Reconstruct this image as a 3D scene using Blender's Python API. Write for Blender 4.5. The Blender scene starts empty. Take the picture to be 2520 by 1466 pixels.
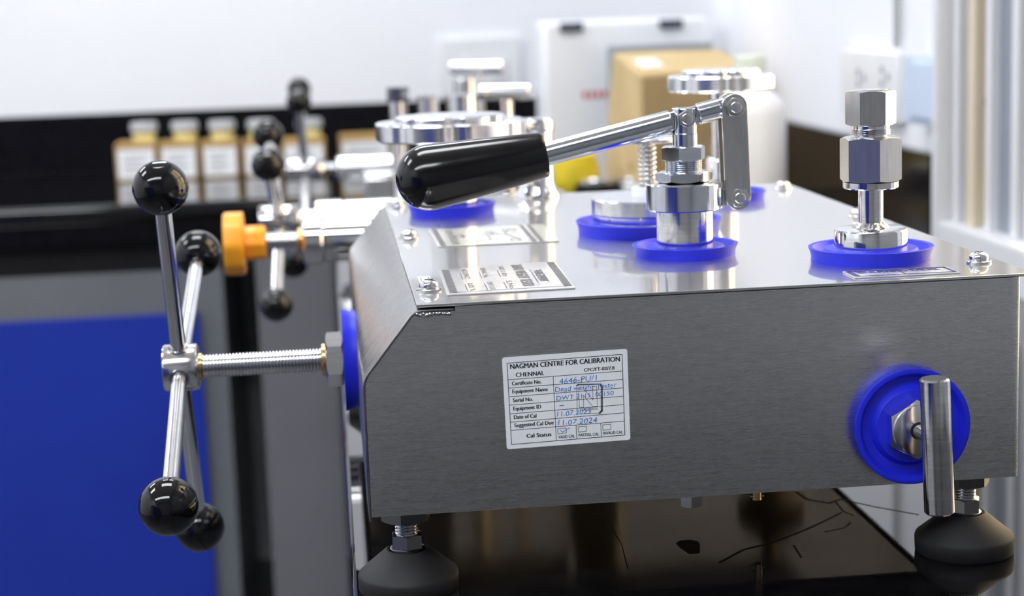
import bpy, bmesh, math, random
from mathutils import Vector, Matrix
random.seed(7)
PI = math.pi
SC = bpy.context.scene
COL = SC.collection

# ---------------------------------------------------------------- camera
F_PX = 4300.24; YAW = .1007; PITCH = .1642; ROLL = .0349
CAM = Vector((-.0105, -.889, .2607))
def cam_axes():
    fw = Vector((math.sin(YAW)*math.cos(PITCH), math.cos(YAW)*math.cos(PITCH), -math.sin(PITCH)))
    r = Vector((math.cos(YAW), -math.sin(YAW), 0)); d = fw.cross(r)
    c, s = math.cos(ROLL), math.sin(ROLL)
    return c*r+s*d, -s*r+c*d, fw
AX_R, AX_D, AX_F = cam_axes()
cd = bpy.data.cameras.new('camera'); cam = bpy.data.objects.new('camera', cd); COL.objects.link(cam)
M = Matrix((AX_R, -AX_D, -AX_F)).transposed().to_4x4(); M.translation = CAM
cam.matrix_world = M
cd.sensor_fit = 'HORIZONTAL'; cd.sensor_width = 36; cd.lens = F_PX/2520*36
cd.clip_start = .02; cd.clip_end = 50
cd.dof.use_dof = True; cd.dof.focus_distance = .950; cd.dof.aperture_fstop = 7.4; cd.dof.aperture_blades = 9
SC.camera = cam

# ---------------------------------------------------------------- world, exposure
w = bpy.data.worlds.new('world'); SC.world = w; w.use_nodes = True
w.node_tree.nodes['Background'].inputs[0].default_value = (.8, .87, 1, 1)
w.node_tree.nodes['Background'].inputs[1].default_value = .15
SC.view_settings.view_transform = 'Standard'; SC.view_settings.look = 'None'
SC.view_settings.gamma = 1; SC.view_settings.use_curve_mapping = False
SC.view_settings.exposure = -0.08
LIGHT_PANEL = 18.5      # ceiling panels
WINDOW_WARM = 5.0      # daylight in the right-hand window

# ---------------------------------------------------------------- pixel -> place helpers (photo measured at 2520 x 1466)
def ray(x, y): return AX_R*((x-1260)/F_PX) + AX_D*((y-733)/F_PX) + AX_F
def at_y(x, y, Y): d = ray(x, y); return CAM + d*((Y-CAM.y)/d.y)
def at_z(x, y, Z): d = ray(x, y); return CAM + d*((Z-CAM.z)/d.z)
def at_x(x, y, X): d = ray(x, y); return CAM + d*((X-CAM.x)/d.x)

# ---------------------------------------------------------------- materials
MATS = {}
def mat(name, col, rough=.5, metal=0., spec=.5, emit=None, estr=0., noise=None, bump=None, coat=0., sss=0., aniso=None, trans=0., ior=None):
    """noise=(scale xyz, amount) varies colour; bump=(scale xyz, strength, distance); aniso=(scale xyz, amount) streaks roughness"""
    m = bpy.data.materials.new(name); m.use_nodes = True; nt = m.node_tree; b = nt.nodes['Principled BSDF']
    b.inputs['Base Color'].default_value = (*col, 1); b.inputs['Roughness'].default_value = rough
    b.inputs['Metallic'].default_value = metal; b.inputs['Specular IOR Level'].default_value = spec
    b.inputs['Coat Weight'].default_value = coat; b.inputs['Coat Roughness'].default_value = .03
    if ior: b.inputs['IOR'].default_value = ior
    if trans: b.inputs['Transmission Weight'].default_value = trans
    if sss:
        b.inputs['Subsurface Weight'].default_value = sss
        b.inputs['Subsurface Radius'].default_value = (.3, .4, 1); b.inputs['Subsurface Scale'].default_value = .004
    if emit:
        b.inputs['Emission Color'].default_value = (*emit, 1); b.inputs['Emission Strength'].default_value = estr
    def tex(scale, detail=4):
        tc = nt.nodes.new('ShaderNodeTexCoord'); mp = nt.nodes.new('ShaderNodeMapping'); n = nt.nodes.new('ShaderNodeTexNoise')
        mp.inputs['Scale'].default_value = scale; n.inputs['Scale'].default_value = 1; n.inputs['Detail'].default_value = detail
        nt.links.new(tc.outputs['Object'], mp.inputs['Vector']); nt.links.new(mp.outputs['Vector'], n.inputs['Vector'])
        return n.outputs['Fac']
    def maprange(sock, a, b_):
        r = nt.nodes.new('ShaderNodeMapRange'); r.inputs['From Min'].default_value = .3; r.inputs['From Max'].default_value = .7
        r.inputs['To Min'].default_value = a; r.inputs['To Max'].default_value = b_
        nt.links.new(sock, r.inputs['Value']); return r.outputs['Result']
    if noise:
        mx = nt.nodes.new('ShaderNodeMix'); mx.data_type = 'RGBA'
        mx.inputs[6].default_value = (*[c*(1-noise[1]) for c in col], 1); mx.inputs[7].default_value = (*[min(1, c*(1+noise[1])) for c in col], 1)
        nt.links.new(maprange(tex(noise[0]), 0, 1), mx.inputs[0]); nt.links.new(mx.outputs[2], b.inputs['Base Color'])
    if aniso:
        nt.links.new(maprange(tex(aniso[0], 6), rough*(1-aniso[1]), rough*(1+aniso[1])), b.inputs['Roughness'])
    if bump:
        bp = nt.nodes.new('ShaderNodeBump'); bp.inputs['Strength'].default_value = bump[1]; bp.inputs['Distance'].default_value = bump[2]
        nt.links.new(tex(bump[0], 5), bp.inputs['Height']); nt.links.new(bp.outputs['Normal'], b.inputs['Normal'])
    MATS[name] = m
    return m
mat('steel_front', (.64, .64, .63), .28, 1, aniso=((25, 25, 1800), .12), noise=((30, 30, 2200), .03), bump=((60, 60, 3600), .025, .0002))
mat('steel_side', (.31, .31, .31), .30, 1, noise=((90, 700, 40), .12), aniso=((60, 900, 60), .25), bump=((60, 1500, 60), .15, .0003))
mat('steel_top', (.64, .64, .64), .055, 1, aniso=((30, 900, 30), .35), noise=((20, 500, 20), .04))
def second_lobe(name, rough, fac):
    nt = MATS[name].node_tree; b = nt.nodes['Principled BSDF']; out = nt.nodes['Material Output']
    g = nt.nodes.new('ShaderNodeBsdfAnisotropic') if False else nt.nodes.new('ShaderNodeBsdfPrincipled')
    g.inputs['Metallic'].default_value = 1; g.inputs['Roughness'].default_value = rough; g.inputs['Base Color'].default_value = b.inputs['Base Color'].default_value
    mx = nt.nodes.new('ShaderNodeMixShader'); mx.inputs[0].default_value = fac
    nt.links.new(b.outputs[0], mx.inputs[1]); nt.links.new(g.outputs[0], mx.inputs[2]); nt.links.new(mx.outputs[0], out.inputs['Surface'])
second_lobe('steel_top', .33, .42)
mat('steel_polished', (.72, .72, .73), .10, 1, noise=((80, 80, 700), .10), aniso=((50, 50, 900), .3))
mat('steel_turned', (.74, .74, .75), .16, 1, noise=((60, 60, 60), .06))
mat('steel_satin', (.58, .58, .57), .27, 1, noise=((400, 400, 60), .08), bump=((900, 900, 80), .1, .0002))
mat('zinc', (.66, .69, .74), .13, 1, noise=((150, 150, 150), .06))
mat('steel_black', (.13, .13, .13), .3, 1, noise=((90, 90, 90), .08))
mat('cap_grey', (.42, .43, .44), .4, 0, .5, noise=((30, 30, 30), .05))
mat('steel_dark', (.36, .36, .37), .22, 1, noise=((90, 90, 90), .08))
mat('aluminium', (.80, .81, .83), .20, 1, noise=((60, 60, 400), .05))
mat('weld', (.5, .49, .47), .24, 1, noise=((500, 500, 500), .2), bump=((700, 700, 700), .4, .0006))
mat('bakelite', (.004, .004, .005), .05, 0, .42, noise=((60, 60, 60), .2))
mat('grip_plastic', (.004, .004, .005), .14, 0, .42, noise=((60, 60, 60), .2), aniso=((90, 90, 90), .2))
mat('rubber', (.013, .013, .0145), .6, 0, .4, noise=((90, 90, 90), .15), bump=((1500, 1500, 1500), .12, .0003))
mat('blue_silicone', (.014, .022, .66), .42, 0, .35, sss=.12, noise=((60, 60, 60), .08))
mat('bronze', (.62, .40, .17), .22, 1, noise=((80, 80, 80), .1))
mat('brass', (.7, .52, .25), .25, 1, noise=((80, 80, 80), .1))
mat('orange_plastic', (.86, .36, .02), .35, 0, .5, noise=((50, 50, 50), .06))
mat('granite', (.005, .005, .006), .022, 0, .5, ior=1.62, noise=((60, 60, 60), .5), aniso=((14, 14, 14), .4))
mat('granite_edge', (.006, .006, .008), .12, 0, .5, ior=1.22, noise=((60, 60, 60), .4))
mat('wall_white', (.84, .85, .89), .6, 0, .3, noise=((3, 3, 3), .015), bump=((120, 120, 120), .05, .001))
mat('partition_grey', (.29, .29, .295), .5, 0, .4, noise=((4, 4, 4), .05))
mat('ceiling_white', (.82, .83, .85), .7, 0, .3, noise=((5, 5, 5), .02))
mat('floor_grey', (.075, .075, .08), .35, 0, .5, noise=((4, 4, 4), .12))
mat('cabinet_blue', (.014, .040, .40), .35, 0, .4, noise=((6, 6, 6), .05))
mat('cabinet_grey', (.17, .18, .20), .45, 0, .4, noise=((6, 6, 6), .05))
mat('cabinet_panel', (.19, .19, .205), .5, 0, .3, noise=((6, 6, 6), .05))
mat('black_matt', (.010, .010, .013), .6, 0, .3, noise=((20, 20, 20), .2))
mat('bottom_tan', (.85, .66, .42), .12, .85, .5, noise=((30, 30, 30), .15))
mat('paper_white', (.90, .92, .95), .35, 0, .4, noise=((120, 120, 120), .03))
mat('label_foil', (.70, .71, .72), .22, .55, .5, noise=((120, 40, 40), .06))
mat('label_pale', (.68, .70, .66), .20, .35, .5, noise=((120, 40, 40), .05))
mat('ink_black', (.012, .012, .016), .5, 0, .3, noise=((200, 200, 200), .2))
mat('ink_grey', (.12, .12, .13), .4, 0, .3, noise=((200, 200, 200), .2))
mat('ink_blue', (.05, .20, .62), .5, 0, .3, noise=((200, 200, 200), .3))
mat('ink_navy', (.02, .03, .16), .4, 0, .3, noise=((200, 200, 200), .2))
mat('ink_red', (.62, .10, .12), .5, 0, .3, noise=((80, 80, 80), .2))
mat('cardboard', (.60, .45, .23), .75, 0, .2, noise=((12, 12, 12), .12), bump=((300, 20, 20), .1, .001))
mat('cardboard_shaded', (.44, .31, .15), .75, 0, .2, noise=((12, 12, 12), .12))  # shaded copy of cardboard, for the front of the brown carton
mat('cardboard_print', (.24, .17, .08), .75, 0, .2, noise=((30, 30, 30), .2))
mat('carton_kraft', (.40, .25, .09), .7, 0, .2, noise=((20, 20, 20), .12))
mat('white_plastic', (.90, .92, .95), .35, 0, .5, noise=((10, 10, 10), .02))
mat('jug_white', (.86, .87, .88), .32, 0, .5, sss=.1, noise=((10, 10, 10), .02))
mat('cap_green', (.74, .80, .68), .4, 0, .4, noise=((30, 30, 30), .05))
mat('glass_amber', (.72, .62, .25), .15, 0, .6, noise=((30, 30, 30), .15))
mat('latch_dark', (.05, .07, .10), .4, 0, .4, noise=((30, 30, 30), .2))
mat('grey_board', (.30, .33, .37), .5, 0, .4, noise=((10, 10, 10), .08))
mat('yellow_plastic', (.78, .60, .03), .35, 0, .4, noise=((25, 25, 25), .12))
mat('socket_white', (.80, .81, .83), .3, 0, .5, noise=((20, 20, 20), .02))
mat('socket_blue', (.56, .66, .82), .35, 0, .5, noise=((20, 20, 20), .02))
mat('frame_white', (.70, .71, .74), .35, 0, .5, noise=((10, 10, 4), .02))
mat('frame_cream', (.66, .58, .42), .4, 0, .5, noise=((10, 10, 4), .04))
mat('frame_grey', (.15, .155, .17), .4, 0, .5, noise=((10, 10, 4), .04))
mat('frame_slate', (.24, .27, .32), .4, 0, .5, noise=((10, 10, 4), .04))
mat('conduit_grey', (.42, .43, .42), .5, 0, .4, noise=((10, 10, 10), .05))
mat('lit_window', (.9, .8, .6), .4, 0, .3, emit=(1, .74, .42), estr=WINDOW_WARM, noise=((2, 2, 2), .05))
mat('panel_light', (.9, .9, .9), .4, 0, .3, emit=(.93, .96, 1), estr=LIGHT_PANEL, noise=((2, 2, 2), .02))
mat('spring_steel', (.62, .61, .60), .2, 1, noise=((90, 90, 90), .06))
mat('nylon_white', (.78, .80, .86), .4, 0, .5, noise=((60, 60, 60), .03))
mat('scratch', (.003, .003, .003), .8, 0, .1, noise=((90, 90, 90), .2))

# ---------------------------------------------------------------- mesh builder
def frame(axis, ref=None):
    a = Vector(axis).normalized()
    r = Vector(ref) if ref else (Vector((0, -1, 0)) if abs(a.y) < .9 else Vector((1, 0, 0)))
    u = (r - a*r.dot(a)).normalized(); v = a.cross(u)
    return u, v, a
class MB:
    def __init__(s): s.v = []; s.f = []
    def add(s, vs, fs):
        o = len(s.v); s.v += [tuple(p) for p in vs]; s.f += [tuple(i+o for i in f) for f in fs]; return s
    def box(s, lo, hi):
        x0, y0, z0 = lo; x1, y1, z1 = hi
        return s.add([(x0,y0,z0),(x1,y0,z0),(x1,y1,z0),(x0,y1,z0),(x0,y0,z1),(x1,y0,z1),(x1,y1,z1),(x0,y1,z1)],
                     [(3,2,1,0),(4,5,6,7),(0,1,5,4),(1,2,6,5),(2,3,7,6),(3,0,4,7)])
    def hexa(s, b, t):
        return s.add(list(b)+list(t), [(3,2,1,0),(4,5,6,7),(0,1,5,4),(1,2,6,5),(2,3,7,6),(3,0,4,7)])
    def lathe(s, prof, org, axis, n=40, ref=None, rad=None):
        """prof: (r,h) pairs from start to end along axis"""
        u, v, a = frame(axis, ref); org = Vector(org); vs = []; fs = []; idx = []
        for r, h in prof:
            if r < 1e-7: idx.append([len(vs)]); vs.append(org+a*h)
            else:
                base = len(vs)
                for k in range(n):
                    t = 2*PI*k/n; rr = r*(rad(t, h) if rad else 1)
                    vs.append(org+a*h+u*(rr*math.cos(t))+v*(rr*math.sin(t)))
                idx.append(list(range(base, base+n)))
        for i in range(len(idx)-1):
            A, B = idx[i], idx[i+1]
            for k in range(n):
                k2 = (k+1) % n
                if len(A) == 1 and len(B) == 1: continue
                if len(A) == 1: fs.append((A[0], B[k2], B[k]))
                elif len(B) == 1: fs.append((A[k], A[k2], B[0]))
                else: fs.append((A[k], A[k2], B[k2], B[k]))
        if len(idx[0]) > 1: fs.append(tuple(reversed(idx[0])))
        if len(idx[-1]) > 1: fs.append(tuple(idx[-1]))
        return s.add(vs, fs)
    def cyl(s, p0, p1, r, n=32, ch=0., r1=None):
        p0 = Vector(p0); p1 = Vector(p1); L = (p1-p0).length; r1 = r if r1 is None else r1
        pr = [(r-ch, 0), (r, ch), (r1, L-ch), (r1-ch, L)] if ch else [(r, 0), (r1, L)]
        return s.lathe(pr, p0, p1-p0, n)
    def sphere(s, c, r, n=28, m=16, axis=(0, 0, 1), sq=1.):
        return s.lathe([(r*math.sin(PI*i/m), -r*sq*math.cos(PI*i/m)) for i in range(m+1)], c, axis, n)
    def nut(s, p0, p1, R, rot=0., ref=None, bot=True, top=True, k=6):
        """hexagon prism with chamfered corners; R across corners / 2; rot from ref direction"""
        p0 = Vector(p0); p1 = Vector(p1); L = (p1-p0).length; u, v, a = frame(p1-p0, ref); ap = R*math.cos(PI/6)
        n = 6*k; ph = [2*PI*i/n for i in range(n)]
        rr = [ap/math.cos(((t+PI/6) % (PI/3))-PI/6+0.) if True else R for t in ph]
        rr = [ap/math.cos(((t) % (PI/3))-PI/6) for t in ph]
        def P(r, t, h): t = t+rot; return p0+a*h+u*(r*math.cos(t))+v*(r*math.sin(t))
        c = .45; vs = []; fs = []
        vs += [P(ap*.96, t, 0) for t in ph]; vs += [P(r, t, (r-ap*.96)*c if bot else 0) for r, t in zip(rr, ph)]
        vs += [P(r, t, L-((r-ap*.96)*c if top else 0)) for r, t in zip(rr, ph)]; vs += [P(ap*.96, t, L) for t in ph]
        for j in range(3):
            for i in range(n): fs.append((j*n+i, j*n+(i+1) % n, (j+1)*n+(i+1) % n, (j+1)*n+i))
        fs.append(tuple(reversed(range(n)))); fs.append(tuple(range(3*n, 4*n)))
        return s.add(vs, fs)
    def prism(s, poly, d):
        """poly: list of 3D points (planar), d: extrusion vector"""
        n = len(poly); d = Vector(d); vs = [Vector(p) for p in poly]; vs += [p+d for p in vs[:n]]
        fs = [tuple(reversed(range(n))), tuple(range(n, 2*n))] + [(i, (i+1) % n, n+(i+1) % n, n+i) for i in range(n)]
        return s.add(vs, fs)
    def tube(s, pts, r, n=10):
        pts = [Vector(p) for p in pts]; vs = []; fs = []; m = len(pts); u = None
        for i, p in enumerate(pts):
            t = (pts[min(i+1, m-1)]-pts[max(i-1, 0)]).normalized()
            if u is None: u, v, _ = frame(t)
            u = (u-t*u.dot(t)).normalized(); v = t.cross(u)
            vs += [p+u*(r*math.cos(2*PI*k/n))+v*(r*math.sin(2*PI*k/n)) for k in range(n)]
        for i in range(m-1):
            for k in range(n): fs.append((i*n+k, i*n+(k+1) % n, (i+1)*n+(k+1) % n, (i+1)*n+k))
        fs.append(tuple(reversed(range(n)))); fs.append(tuple(range((m-1)*n, m*n)))
        return s.add(vs, fs)
    def build(s, name, m, parent=None, smooth=35, bevel=0., flip=True):
        me = bpy.data.meshes.new(name); me.from_pydata(s.v, [], s.f)
        bm = bmesh.new(); bm.from_mesh(me)
        if flip: bmesh.ops.recalc_face_normals(bm, faces=bm.faces)
        if bevel:
            es = [e for e in bm.edges if len(e.link_faces) == 2 and e.calc_face_angle(0) > .5]
            bmesh.ops.bevel(bm, geom=es, offset=bevel, segments=2, profile=.5, affect='EDGES', clamp_overlap=True)
        bm.to_mesh(me); bm.free()
        if bevel and smooth: smooth = min(smooth, 20)
        return link(name, me, m, parent, smooth)
def wloc(o):
    l = o.location.copy()
    while o.parent: l = o.matrix_parent_inverse.translation + l; o = o.parent; l = l + o.location
    return l
def link(name, me, m, parent=None, smooth=35):
    if smooth:
        me.polygons.foreach_set('use_smooth', [True]*len(me.polygons)); me.set_sharp_from_angle(angle=math.radians(smooth))
    me.materials.clear(); me.materials.append(MATS[m])
    o = bpy.data.objects.new(name, me); COL.objects.link(o)
    if parent:
        o.parent = parent; o.matrix_parent_inverse = Matrix.Translation(-ORG[parent.name])
        ORG[o.name] = ORG[parent.name]*0
    else: ORG[o.name] = Vector((0, 0, 0))
    return o
ORG = {}
def tag(o, label, cat=None, group=None, kind=None):
    o['label'] = label
    if cat: o['category'] = cat
    if group: o['group'] = group
    if kind: o['kind'] = kind
    return o
def empty(name, loc, label, cat, group=None):
    o = bpy.data.objects.new(name, None); COL.objects.link(o); o.location = loc; o.empty_display_size = .02
    ORG[o.name] = Vector(loc); return tag(o, label, cat, group)
def struct(o, label=None, cat=None):
    o['kind'] = 'structure'
    if label: tag(o, label, cat)
    return o
def stroke(mb, pts, wd, nrm, lift):
    """flat ribbon along pts on a plane with normal nrm"""
    n = Vector(nrm).normalized()
    for a, b in zip(pts, pts[1:]):
        a = Vector(a); b = Vector(b); t = (b-a).normalized(); s_ = t.cross(n)*(wd/2); t = t*(wd*.25)
        mb.add([a-t-s_+n*lift, b+t-s_+n*lift, b+t+s_+n*lift, a-t+s_+n*lift], [(3, 2, 1, 0)])
def text_into(mb, txt, p0, p1, h, nrm, lift=.0002, bold=0., shear=0., wob=0.):
    """letters with baseline from p0 to p1, cap height h, on plane with normal nrm"""
    cu = bpy.data.curves.new('lettering', 'FONT'); cu.body = txt; cu.size = 1; cu.offset = min(bold, 0); cu.shear = shear
    cu.resolution_u = 3
    o = bpy.data.objects.new('lettering', cu); COL.objects.link(o)
    dg = bpy.context.evaluated_depsgraph_get(); me = bpy.data.meshes.new_from_object(o.evaluated_get(dg))
    xs = [v.co.x for v in me.vertices]; x0, x1 = min(xs), max(xs)
    p0 = Vector(p0); p1 = Vector(p1); X = (p1-p0); n = Vector(nrm).normalized(); Yv = n.cross(X).normalized()*(h/.69)
    for k in range(3 if bold > 0 else 1):          # heavier strokes: overlaid copies a hair apart
        sh = X.normalized()*(h*bold*4.2*k)
        mb.add([p0+sh+X*((v.co.x-x0)/(x1-x0))+Yv*(v.co.y+wob*math.sin(7.3*v.co.x)+wob*.6*math.sin(17*v.co.x+1))+n*(lift+.000004*k) for v in me.vertices], [tuple(p.vertices) for p in me.polygons])
    bpy.data.objects.remove(o); bpy.data.meshes.remove(me); bpy.data.curves.remove(cu)

# ================================================================ THE ROOM
TZ = -.050                       # bench top height
RW = .72; BW = 2.90; LW = -2.6; FW = -3.0; FLZ = -.93; CLZ = 1.75
BENCH_X = -.011                  # left edge of the bench the tester stands on
CNT_Y = 2.17                     # front edge of the far counter
SPL = .071                       # top of the stone splashback
struct(MB().box((LW-.1, FW-.1, FLZ-.1), (RW+.5, BW+.1, FLZ)).build('floor', 'floor_grey', smooth=0), 'grey laboratory floor', 'floor')
struct(MB().box((LW-.1, FW-.1, CLZ), (RW+.5, BW+.1, CLZ+.1)).build('ceiling', 'ceiling_white', smooth=0), 'white laboratory ceiling', 'ceiling')
struct(MB().box((LW-.1, BW, FLZ), (RW+.5, BW+.1, CLZ)).build('wall_back', 'wall_white', smooth=0), 'white wall behind the far counter', 'wall')
struct(MB().box((LW-.1, FW, FLZ), (LW, BW, CLZ)).build('wall_left', 'wall_white', smooth=0), 'white wall on the far left', 'wall')
struct(MB().box((LW-.1, FW-.1, FLZ), (RW+.5, FW, CLZ)).build('wall_front', 'partition_grey', smooth=0), 'grey partition wall behind the camera', 'wall')
# right wall with the window opening
WY0, WY1, WZ0, WZ1 = .10, 1.110, -.06, 1.30
rw = MB()
rw.box((RW, FW, FLZ), (RW+.1, BW, WZ0)).box((RW, FW, WZ1), (RW+.1, BW, CLZ))
rw.box((RW, FW, WZ0), (RW+.1, WY0, WZ1)).box((RW, WY1, WZ0), (RW+.1, BW, WZ1))
struct(rw.build('wall_right', 'wall_white', smooth=0), 'white wall beside the bench with the window', 'wall')

# window in the right wall: white outer frame, stepped tracks and warm-lit panes
win = empty('window_1', (RW, .2, WZ0), 'white sliding window with stepped tracks in the right wall', 'window'); win['kind'] = 'structure'
def wy(px): return at_x(px, 400, RW-.02).y
SILL = at_x(2430, 573, RW-.02).z
MB().box((RW-.035, wy(2336), WZ0), (RW+.02, at_x(2291, 400, RW-.035).y, WZ1)).build('outer_frame', 'frame_white', win, bevel=.003)
MB().box((RW-.035, WY0-.03, WZ0-.02), (RW+.02, wy(2336), SILL)).build('sill', 'frame_white', win, bevel=.004)
MB().box((RW-.035, WY0-.03, WZ1-.05), (RW+.02, wy(2336), WZ1+.02)).build('head_frame', 'frame_white', win, bevel=.003)
strips = [(2336, 2344, 'frame_cream', -.012), (2344, 2357, 'frame_white', -.020), (2357, 2375, 'frame_grey', .004), (2375, 2393, 'frame_cream', -.018),
          (2393, 2410, 'frame_grey', .004), (2410, 2424, 'frame_white', -.014), (2424, 2452, 'frame_slate', -.004), (2452, 2464, 'frame_grey', .018),
          (2464, 2481, 'frame_white', -.010), (2481, 2490, 'frame_grey', .012), (2490, 2545, 'frame_white', -.006)]
for a, b, m_, dx in strips:
    MB().box((RW+dx, wy(b), SILL), (RW+.04, wy(a), WZ1-.05)).build('track_profile', m_, win, bevel=.001)
MB().sphere(at_x(2433, 250, RW-.006), .009, 14, 8, axis=(1, 0, 0), sq=.5).build('lock_button', 'steel_dark', win)
py1 = wy(2545)
for k in range(2):
    a = WY0 + (py1-WY0)*k/2; b = WY0 + (py1-WY0)*(k+1)/2
    MB().box((RW+.020, a+.02, SILL), (RW+.026, b-.02, WZ1-.05)).build('pane', 'lit_window', win, smooth=0)
    MB().box((RW+.0, a-.02, SILL), (RW+.04, a+.02, WZ1-.05)).build('sash_stile', 'frame_white', win, bevel=.002)
MB().box((RW+.004, WY0, .55), (RW+.019, py1, .585)).build('sash_rail', 'frame_white', win, bevel=.002)

struct(MB().box((RW-.03, FW, FLZ), (RW, -.05, CLZ)).build('dimming_panel', 'partition_grey', smooth=0), 'added grey panel over the right wall, dimming steel reflections', 'panel')  # added, out of view: darkens what the front steel reflects on the right
# stone splashbacks
struct(MB().box((LW, BW-.02, TZ), (RW-.022, BW, SPL)).build('trim_1', 'granite_edge', bevel=.002), 'black stone splashback along the far wall', 'splashback')
struct(MB().box((RW-.02, WY1+.022, TZ), (RW, BW-.022, SPL)).build('trim_2', 'granite_edge', bevel=.002), 'black stone splashback along the right wall', 'splashback')

# ceiling lights
def ceiling_light(x, y, label, hx=.42, hy=.20):
    e = empty('ceiling_light', (x, y, CLZ), label, 'light', 'long ceiling light panels')
    MB().box((x-hx-.03, y-hy-.03, CLZ-.025), (x+hx+.03, y+hy+.03, CLZ)).build('housing', 'frame_white', e, bevel=.004)
    MB().box((x-hx, y-hy, CLZ-.032), (x+hx, y+hy, CLZ-.022)).build('diffuser', 'panel_light', e, smooth=0)
for i, x in enumerate((-1.85, -.20)):
    for j, y in enumerate((-1.35, .55, 2.1)):
        ceiling_light(x, y, 'long white ceiling light panel, %s row, %s from the far wall' % (('inner', 'window-side')[i], ('third', 'second', 'nearest')[j]))
ceiling_light(-1.02, -1.35, 'added ceiling light panel between both rows, brightening the tester front')  # extra lamp added to lift the light on sticker and front panel

# ================================================================ BENCHES
bt = empty('bench_worktop', (.35, 1.2, TZ-.03), 'glossy black stone worktop under the steel pressure tester', 'worktop')
MB().box((BENCH_X, -.42, TZ-.03), (RW-.031, BW-.021, TZ)).build('stone_slab', 'granite', bt, bevel=.003)
# scratches and smears on the stone
sc_ = MB(); T = lambda x, y: at_z(x, y, TZ)
for pts, wd in (([(1770, 1384), (1830, 1352), (1900, 1335), (1990, 1300), (2070, 1262)], .0016), ([(1960, 1210), (1985, 1228), (2040, 1238), (2070, 1228)], .0022),
                ([(2070, 1228), (2150, 1246), (2260, 1266)], .0012), ([(2056, 1234), (2075, 1258), (2100, 1268)], .0012), ([(2030, 1308), (2080, 1298), (2092, 1286)], .001),
                ([(1954, 1342), (1972, 1372)], .0013), ([(1500, 1290), (1530, 1340), (1545, 1400)], .0006)):
    q = [T(*a) for a in pts]; sc_ = MB(); stroke(sc_, q, wd, (0, 0, 1), .00015); sc_.build('scratch', 'scratch', bt, smooth=0, flip=False)
sm = MB(); c0 = T(1698, 1345)
sm.prism([c0+Vector((.006*math.cos(t)*(1+.25*math.sin(3*t)), .016*math.sin(t)*(1+.2*math.cos(2*t)), .0001)) for t in [2*PI*k/14 for k in range(14)]], (0, 0, .00012))
sm.build('dark_spot', 'scratch', bt, smooth=0)
def cabinet(name, x0, x1, yf, yb, z0, z1, label, doors=1, group=None, face=-1, door_m='cabinet_blue'):
    e = empty(name, ((x0+x1)/2, (yf+yb)/2, z0), label, 'cabinet', group)
    MB().box((x0, min(yf, yb), z0), (x1, max(yf, yb), z1)).build('body', 'cabinet_grey', e, bevel=.002)
    wd = (x1-x0)/doors
    for k in range(doors):
        a = x0+wd*k+.045; b = x0+wd*(k+1)-.045
        lo, hi = sorted((yf, yf+face*.016))
        d = MB().box((a, lo, z0+.05), (b, hi, z1-.075)).build('door', door_m, e, bevel=.002)
        lo, hi = sorted((yf+face*.016, yf+face*.034))
        MB().box((a+.03, lo, (z0+z1)/2+.1), (a+.045, hi, (z0+z1)/2+.22)).build('handle', 'aluminium', d, bevel=.003)
    return e
ct = empty('counter_worktop', (-1.3, 2.5, TZ-.075), 'black stone counter running along the far wall', 'worktop')
MB().box((LW, CNT_Y, TZ-.028), (BENCH_X-.002, BW-.021, TZ)).build('stone_slab', 'granite', ct, bevel=.008)
MB().box((LW, CNT_Y+.012, TZ-.072), (BENCH_X-.002, CNT_Y+.05, TZ-.028)).build('edge_apron', 'granite_edge', ct, bevel=.006)
CZ1 = at_y(300, 672, CNT_Y+.05).z
xr = at_y(574, 1100, CNT_Y+.05).x
cabinet('base_cabinet', xr-.72, xr, CNT_Y+.05, BW-.03, FLZ, CZ1, 'grey base cabinet with a wide blue door beneath far counter', 1)
MB().box((LW, CNT_Y+.06, CZ1), (BENCH_X-.002, CNT_Y+.09, TZ-.072)).build('recess_shade', 'black_matt', ct, smooth=0)  # black strip standing in for the shade in the recess under the slab
fp0 = at_y(655, 1100, CNT_Y+.03).x
fpn = MB().box((fp0, CNT_Y+.03, FLZ), (BENCH_X-.004, CNT_Y+.06, CZ1+.02)).build('filler_panel', 'cabinet_panel', None, bevel=.002)
tag(fpn, 'dark grey filler panel between blue cabinet and the bench', 'panel')
for k in range(2):
    cabinet('base_cabinet', -1.98-.72*k+.0 if k == 0 else LW+.005, -1.98+.02+.70 if k == 0 else -1.99, CNT_Y+.05, BW-.03, FLZ, CZ1,
            ('grey base cabinet with blue door, left neighbour of the visible one', 'grey base cabinet with blue door in the far left corner')[k]) if k == 1 else None
cabinet('base_cabinet', xr-.73-.72, xr-.73, CNT_Y+.05, BW-.03, FLZ, CZ1, 'grey base cabinet with blue door, left neighbour of the wide-doored one', 1)
# cabinet carrying the bench (grey carcass set back under the stone)
bc = empty('bench_cabinet', (.36, 1.2, FLZ), 'grey cabinet carcass carrying the black bench top', 'cabinet')
MB().box((BENCH_X+.03, -.36, FLZ), (RW-.033, CNT_Y-.02, TZ-.03)).build('body', 'cabinet_grey', bc, bevel=.002)
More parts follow.
